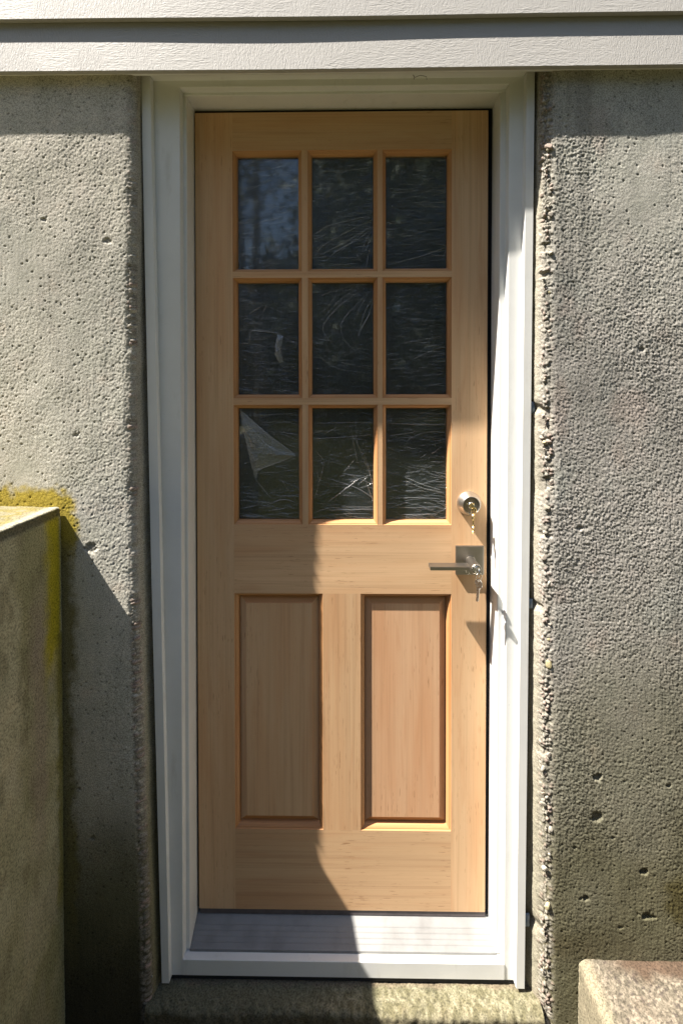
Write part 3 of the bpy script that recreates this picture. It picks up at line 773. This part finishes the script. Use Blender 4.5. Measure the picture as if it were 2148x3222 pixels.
for r_ in range(3):
    for c_ in range(3):
        x0, x1 = LX[c_]; z0, z1 = LZ[r_]
        ringframe("glazing_bead", x0, x1, z0, z1, BEAD, [W_MH, W_MV], door)
        gx0, gx1, gz0, gz1 = x0+.0085, x1-.0085, z0+.0085, z1-.0085
        pane = box("pane", gx0, gx1, .0200, .0240, gz0, gz1, GLASS, door)
        # film sheet, gently puckered
        n, mz = 22, 36
        U, V = np.meshgrid(np.linspace(gx0+.0015, gx1-.0015, n), np.linspace(gz0+.0015, gz1-.0015, mz), indexing='ij')
        yy = .0185+.0006*vn(U*30, V*90, U*0, r_*3+c_+200)
        vv = np.stack([U, yy, V], -1).reshape(-1, 3)
        ff = [(i*mz+j, (i+1)*mz+j, (i+1)*mz+j+1, i*mz+j+1) for i in range(n-1) for j in range(mz-1)]
        mesh("plastic_film", vv, ff, FILM, pane, True)
        bx = P_[(r_, c_)]
        def W2(px, py):
            fx, fy = pfrac(bx, px, py)
            fx = min(max(fx, .01), .99); fy = min(max(fy, .01), .99)
            return (gx0+fx*(gx1-gx0)+.0, gz1-fy*(gz1-gz0))
        parts = []
        for pl in K.get((r_, c_), []):
            base = [W2(*p) for p in pl]
            parts.append(ribbon(base, rng.uniform(.00035, .0007), .0172))
        if parts: mesh("film_crease", *merge(parts), CREASE, pane, True)
        sk, cnt, op = SKEW[(r_, c_)]
        parts = []
        for k in range(int(cnt*3.2)):
            cx_ = rng.uniform(gx0, gx1); cz_ = gz0+(gz1-gz0)*rng.random()
            L = rng.uniform(.012, .055); a_ = sk*rng.uniform(.4, 1.8)+rng.gauss(0, .10 if r_ < 2 else .22)
            if (r_, c_) == (0, 0): a_ *= (1.6-(gz1-cz_)/(gz1-gz0))
            pts = []
            for q in range(4):
                t = q/3-.5; xx = cx_+L*t
                pts.append((min(max(xx, gx0+.002), gx1-.002), min(max(cz_+a_*L*t+rng.gauss(0, .0006), gz0+.002), gz1-.002)))
            parts.append(ribbon(pts, rng.uniform(.0002, .00055)*op, .0176))
        mesh("film_wrinkle", *merge(parts), FINE, pane, True)
        if (r_, c_) in ((2, 0), (1, 0)):
            out = [(125, 600+off), (300, 760+off), (485, 897+off), (400, 930+off), (265, 985+off), (235, 1005+off), (226, 1045+off), (208, 1008+off), (190, 950+off), (165, 830+off), (135, 700+off)] if r_ == 2 else \
                  [(362, 108+off), (398, 125+off), (384, 200+off), (398, 290+off), (372, 296+off), (345, 240+off), (345, 180+off)]
            o2 = [W2(*p) for p in out]; cx_ = sum(p[0] for p in o2)/len(o2); cz_ = sum(p[1] for p in o2)/len(o2)
            v = [(cx_, .0120, cz_)]; f = []
            for ring, (fr_, yo) in enumerate(((.5, .0120), (1, .0150))):
                for i, p in enumerate(o2):
                    v.append((cx_+(p[0]-cx_)*fr_, yo+.0016*math.sin(i*2.3+ring), cz_+(p[1]-cz_)*fr_))
            n_ = len(o2)
            for i in range(n_):
                j = (i+1) % n_; f += [(0, 1+i, 1+j), (1+i, 1+n_+i, 1+n_+j, 1+j)]
            mesh("film_flap", v, f, FLAP, pane)
            if r_ == 2:
                cl = [[(130, 620), (200, 760), (225, 825)], [(150, 650), (260, 790), (350, 860), (480, 900)], [(215, 800), (300, 830)], [(125, 600), (300, 755), (485, 895)], [(205, 1000), (300, 965), (440, 915)], [(280, 740), (330, 790)], [(205, 1005), (224, 1045)]]
                mesh("film_crease", *merge([ribbon([W2(a, b+off) for a, b in q], .0006, .0095) for q in cl]), CREASE, pane, True)
box("door_sweep", -.3770, .3745, .0015, .0300, -.0140, -.0004, SWEEP, door)

# deadbolt
dx, dz = .3302, 1.0808
db = lathe("deadbolt", dx, dz, [(.0318, 0), (.0318, -.0030), (.0310, -.0045), (.0236, -.0262), (.0226, -.0280), (.0214, -.0284), (.0206, -.0270), (.0203, -.0235), (.0100, -.0235)], NICKEL, door)
def cylinder(cx, cz, y0, r, parent):
    o = lathe("lock_cylinder", cx, cz, [(r, y0+.006), (r, y0), (r*.93, y0-.0008), (r*.9, y0-.0008)], NICKEL_D if r > .009 else STEEL, parent, 32)
    return o
cylinder(dx, dz, -.0240, .0205, db); cyl = lathe("lock_cylinder", dx, dz, [(.0082, -.0240), (.0082, -.0275), (.0074, -.0284), (.0045, -.0284)], STEEL, db, 32)
# lever handle
hx, hz = .3311, .9335
rose = box("handle_rose", hx-.0365, hx+.0365, -.0095, -.0002, hz-.0375, hz+.0375, NICKEL2, door, .0018)
nk = lathe("lever_neck", hx, hz, [(.0150, -.0090), (.0150, -.0105), (.0122, -.0112), (.0122, -.0560), (.0128, -.0575), (.0128, -.0735), (.0118, -.0748), (.0095, -.0748), (.0092, -.0735), (.0060, -.0735)], NICKEL2, rose)
box("lever", .2205, hx-.006, -.0600, -.0290, .9258, .9348, NICKEL2, rose, .0009)
lathe("lock_cylinder", hx, hz, [(.0088, -.0700), (.0088, -.0752), (.0080, -.0758), (.0040, -.0758)], STEEL, rose, 32)

# ------------------------------------------------------------------ keys
def key_mesh(length=.052, teeth=True):
    """flat key in the local XZ plane, bow at the top with its hole at the origin, blade pointing down"""
    outl = []
    R_ = .0115
    for k in range(22):
        a = R(-62+304*k/21); outl.append((R_*math.cos(a)*1.0, -.004+R_*.92*math.sin(a)))
    outl.reverse()
    left = [(-.0046, -.0165), (-.0042, -.019)]; z = -.019
    n = 7; ln = length-.0085
    for k in range(n):
        z2 = -.019-(ln-.019)*(k+.5)/n; outl_t = (-.0042+.0022*(.3+((k*37) % 10)/12), z2); left.append(outl_t)
        left.append((-.0040, -.019-(ln-.019)*(k+1)/n))
    left += [(-.0015, -ln-.0025)]
    right = [(.0036, -ln), (.0040, -.019), (.0046, -.0165)]
    pts = outl
    if pts[0][0] < 0: pts = pts[::-1]
    # order: bow from right bottom over the top to left bottom, then the blade
    pts = [p for p in pts]+left+right
    hole = [(.0028*math.cos(2*math.pi*k/12), .0025+.0028*math.sin(2*math.pi*k/12)) for k in range(12)]
    bm = bmesh.new(); t = .0011
    vs = [bm.verts.new((x, -t, z)) for x, z in pts]; es = [bm.edges.new((vs[i], vs[(i+1) % len(vs)])) for i in range(len(vs))]
    hs = [bm.verts.new((x, -t, z)) for x, z in hole]; es += [bm.edges.new((hs[i], hs[(i+1) % 12])) for i in range(12)]
    res = bmesh.ops.triangle_fill(bm, use_beauty=True, edges=es)
    fc = [g for g in res['geom'] if isinstance(g, bmesh.types.BMFace)] or bm.faces[:]
    # drop faces inside the hole
    kill = [q for q in bm.faces if math.hypot(q.calc_center_median().x, q.calc_center_median().z-.0025) < .0022 and all(v in hs for v in q.verts)]
    if kill: bmesh.ops.delete(bm, geom=kill, context='FACES_ONLY')
    ex = bmesh.ops.extrude_face_region(bm, geom=bm.faces[:])
    bmesh.ops.translate(bm, verts=[g for g in ex['geom'] if isinstance(g, bmesh.types.BMVert)], vec=(0, 2*t, 0))
    bmesh.ops.recalc_face_normals(bm, faces=bm.faces)
    me = bpy.data.meshes.new("key"); bm.to_mesh(me); bm.free(); return me
def keyset(name, label, cx, cz, yface, mat, ringr, klen, rot):
    e = empty(name, (cx, yface, cz)); tag(e, label, "keys")
    # key pushed into the cylinder: its blade runs in along +Y, its bow stands out towards us
    me = key_mesh(klen)
    me.transform(Matrix.Rotation(R(90), 4, 'Z'))                 # into the YZ plane
    me.transform(Matrix.Rotation(R(90), 4, 'X'))               # blade along Y
    bmin = min(v.co.y for v in me.vertices); bmax = max(v.co.y for v in me.vertices)
    if abs(bmin) > abs(bmax): me.transform(Matrix.Rotation(R(180), 4, 'Z'))
    me.transform(Matrix.Translation((0, -.0190, 0)))
    k1 = bpy.data.objects.new("key", me); col.objects.link(k1); me.materials.append(mat); k1.parent = e
    hy = -.0190-.0025                                           # the hole of the inserted key
    # split ring through the bow
    pts = []
    for k in range(49):
        a = 2*math.pi*k/24; tw = R(28)
        lx = ringr*math.cos(a); lz = -ringr+.001+ringr*math.sin(a)
        pts.append((lx*math.cos(tw), hy+lx*math.sin(tw)+.0006*(k/24-1), lz))
    v, f = tube(pts, .00055, 6)
    me2 = bpy.data.meshes.new("split_ring"); me2.from_pydata(v, [], f); me2.materials.append(STEEL if mat is not BRASS else BRASS)
    o = bpy.data.objects.new("split_ring", me2); col.objects.link(o); o.parent = e
    me3 = key_mesh(klen); me3.transform(Matrix.Translation((0, 0, -.0025)))
    me3.transform(Matrix.Rotation(R(6), 4, 'Y')); me3.transform(Matrix.Rotation(R(rot), 4, 'Z'))
    me3.transform(Matrix.Translation((0, hy, -2*ringr+.0015))); me3.materials.append(mat)
    o = bpy.data.objects.new("key", me3); col.objects.link(o); o.parent = e
    return e
keyset("key_ring", "brass keys hanging from the round deadbolt lock", dx, dz-.001, -.0284, BRASS, .0085, .052, 62)
keyset("key_ring", "silver keys hanging from the lever handle lock", hx, hz-.001, -.0758, STEEL, .0098, .056, -58)

# small dry twigs caught under the siding
tw = [tube([(.168, -.130, 2.106), (.171, -.133, 2.0985), (.169, -.134, 2.0935)], .0007, 5), tube([(.171, -.133, 2.0985), (.184, -.136, 2.1015), (.198, -.134, 2.0995), (.199, -.133, 2.093)], .0005, 5)]
o = mesh("twig", *merge(tw), BARKT); tag(o, "tiny dark twig caught under the lowest siding board above the door", "twig")

# ------------------------------------------------------------------ room behind the door
rv, rf = boxdata(-1.6, 1.6, .1005, 3.4, -.05, 2.45)
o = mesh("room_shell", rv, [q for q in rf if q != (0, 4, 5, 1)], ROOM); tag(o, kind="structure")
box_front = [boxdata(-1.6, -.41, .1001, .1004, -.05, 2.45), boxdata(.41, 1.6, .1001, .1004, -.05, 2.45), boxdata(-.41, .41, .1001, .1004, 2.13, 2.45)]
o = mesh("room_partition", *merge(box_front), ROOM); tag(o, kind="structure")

# ------------------------------------------------------------------ trees seen in the glass
LEAF = NT("tree_leaves"); ln_ = LEAF.noise(3, detail=3)
LEAF.color(LEAF.mix((.035, .055, .015), (.085, .11, .03), ln_)); LEAF.set(Roughness=.6)
BARK = plain("tree_bark", (.07, .055, .04), .95)
def tree(x, y, h, cr, seed, label, bare=False, zc=.62):
    rg = random.Random(seed); e = empty("tree", (x, y, GZ+.4)); tag(e, label, "tree", "trees across the lawn")
    parts = []; tips = []
    base = Vector((x, y, GZ+.2)); top = Vector((x+rg.uniform(-.3, .3), y+rg.uniform(-.3, .3), GZ+h*.93)); P = []
    for k in range(9):
        t = k/8; P.append(base.lerp(top, t)+Vector((rg.gauss(0, .05), rg.gauss(0, .05), 0)))
    r0_ = h*.016+.03; parts.append(tube(P, [r0_*(1-.85*k/8) for k in range(9)], 9))
    for k in range(16 if not bare else 22):
        t = rg.uniform(.3 if not bare else .4, .95); p = base.lerp(top, t); a = rg.uniform(0, 6.28); L = cr*(1.1-t*.6)*rg.uniform(.6, 1.1)
        q = p+Vector((math.cos(a)*L, math.sin(a)*L, L*rg.uniform(.3, .9)))
        mid = p.lerp(q, .5)+Vector((0, 0, -.08*L))
        parts.append(tube([p, mid, q], [r0_*.35*(1.1-t), r0_*.22*(1.1-t), .008], 5)); tips += [mid, q]
        for j in range(3):
            b = rg.uniform(0, 6.28); q2 = mid+Vector((math.cos(b), math.sin(b), .7))*L*.4
            parts.append(tube([mid, q2], [.014, .005], 4)); tips.append(q2)
    mesh("trunk", *merge(parts), BARK, e, True)
    V = []; F = []; N = 350 if bare else 5200
    for k in range(N):
        c0 = Vector(rg.choice(tips)); rad = cr*.34
        d = Vector((rg.gauss(0, 1), rg.gauss(0, 1), rg.gauss(0, .8)))*rad*.6
        p = c0+d; s = rg.uniform(.05, .12)
        a = Vector((rg.gauss(0, 1), rg.gauss(0, 1), rg.gauss(0, 1))).normalized(); b = a.cross(Vector((rg.gauss(0, 1), rg.gauss(0, 1), rg.gauss(0, 1)))).normalized()
        i = len(V); V += [p+a*s, p+b*s*.6, p-a*s, p-b*s*.6]; F.append((i, i+1, i+2, i+3))
    me = bpy.data.meshes.new("crown"); me.from_pydata([tuple(v) for v in V], [], F); link("crown", me, LEAF.m, e)
tree(.9, -9.5, 8.5, 2.1, 1, "dense green tree behind the viewer, nearest to the door axis")
tree(3.6, -11, 10, 2.5, 2, "tall leafy tree right of the tree nearest to the door axis")
tree(7.5, -12, 9, 2.6, 3, "rightmost leafy tree across the lawn")
tree(-2.1, -10.5, 10, 1.6, 4, "thin tree with bare branches left of the dense green tree", True)
tree(-2.9, -12, 11, 1.6, 5, "bare slim tree standing between the thin tree and the lawn edge", True)
tree(-.2, -14.5, 12, 2.6, 6, "tallest leafy tree standing behind the others")
tree(-7.5, -14, 8, 2.8, 7, "leftmost leafy tree across the lawn")
# far wood: one mass added behind, arced and raised to block low sky light
rg = random.Random(19); V = []; F = []
for k in range(60000):
    x_ = rg.uniform(-30, 26); top_ = 4.6 if -5.6 < x_ < -1.3 else 12.5
    p = Vector((x_, -16+rg.gauss(0, .8)+max(0, abs(x_)-8)*.75, GZ+.9+rg.random()*top_*(1+.1*math.sin(x_*2.1)))); s = rg.uniform(.12, .3)
    a = Vector((rg.gauss(0, 1), rg.gauss(0, .5), rg.gauss(0, 1))).normalized(); b = a.cross(Vector((rg.gauss(0, .5), rg.gauss(0, 1), rg.gauss(0, .5)))).normalized()
    i = len(V); V += [p+a*s, p+b*s*.8, p-a*s, p-b*s*.8]; F.append((i, i+1, i+2, i+3))
me = bpy.data.meshes.new("far_wood"); me.from_pydata([tuple(v) for v in V], [], F)
o = link("far_wood", me, LEAF.m); tag(o, "dark far wood behind the lawn", "wood", kind="stuff")
# hedge
rg = random.Random(9); V = []; F = []
for k in range(16000):
    p = Vector((rg.uniform(-9, 10), -13+rg.gauss(0, .5), GZ+1.0+rg.random()**.8*2.7*(1+.25*math.sin(k % 97)))); s = rg.uniform(.06, .15)
    a = Vector((rg.gauss(0, 1), rg.gauss(0, 1), rg.gauss(0, 1))).normalized(); b = a.cross(Vector((rg.gauss(0, 1), rg.gauss(0, 1), rg.gauss(0, 1)))).normalized()
    i = len(V); V += [p+a*s, p+b*s*.7, p-a*s, p-b*s*.7]; F.append((i, i+1, i+2, i+3))
me = bpy.data.meshes.new("hedge"); me.from_pydata([tuple(v) for v in V], [], F)
o = link("hedge", me, LEAF.m); tag(o, "loose green hedge running across the lawn behind the trees", "hedge")
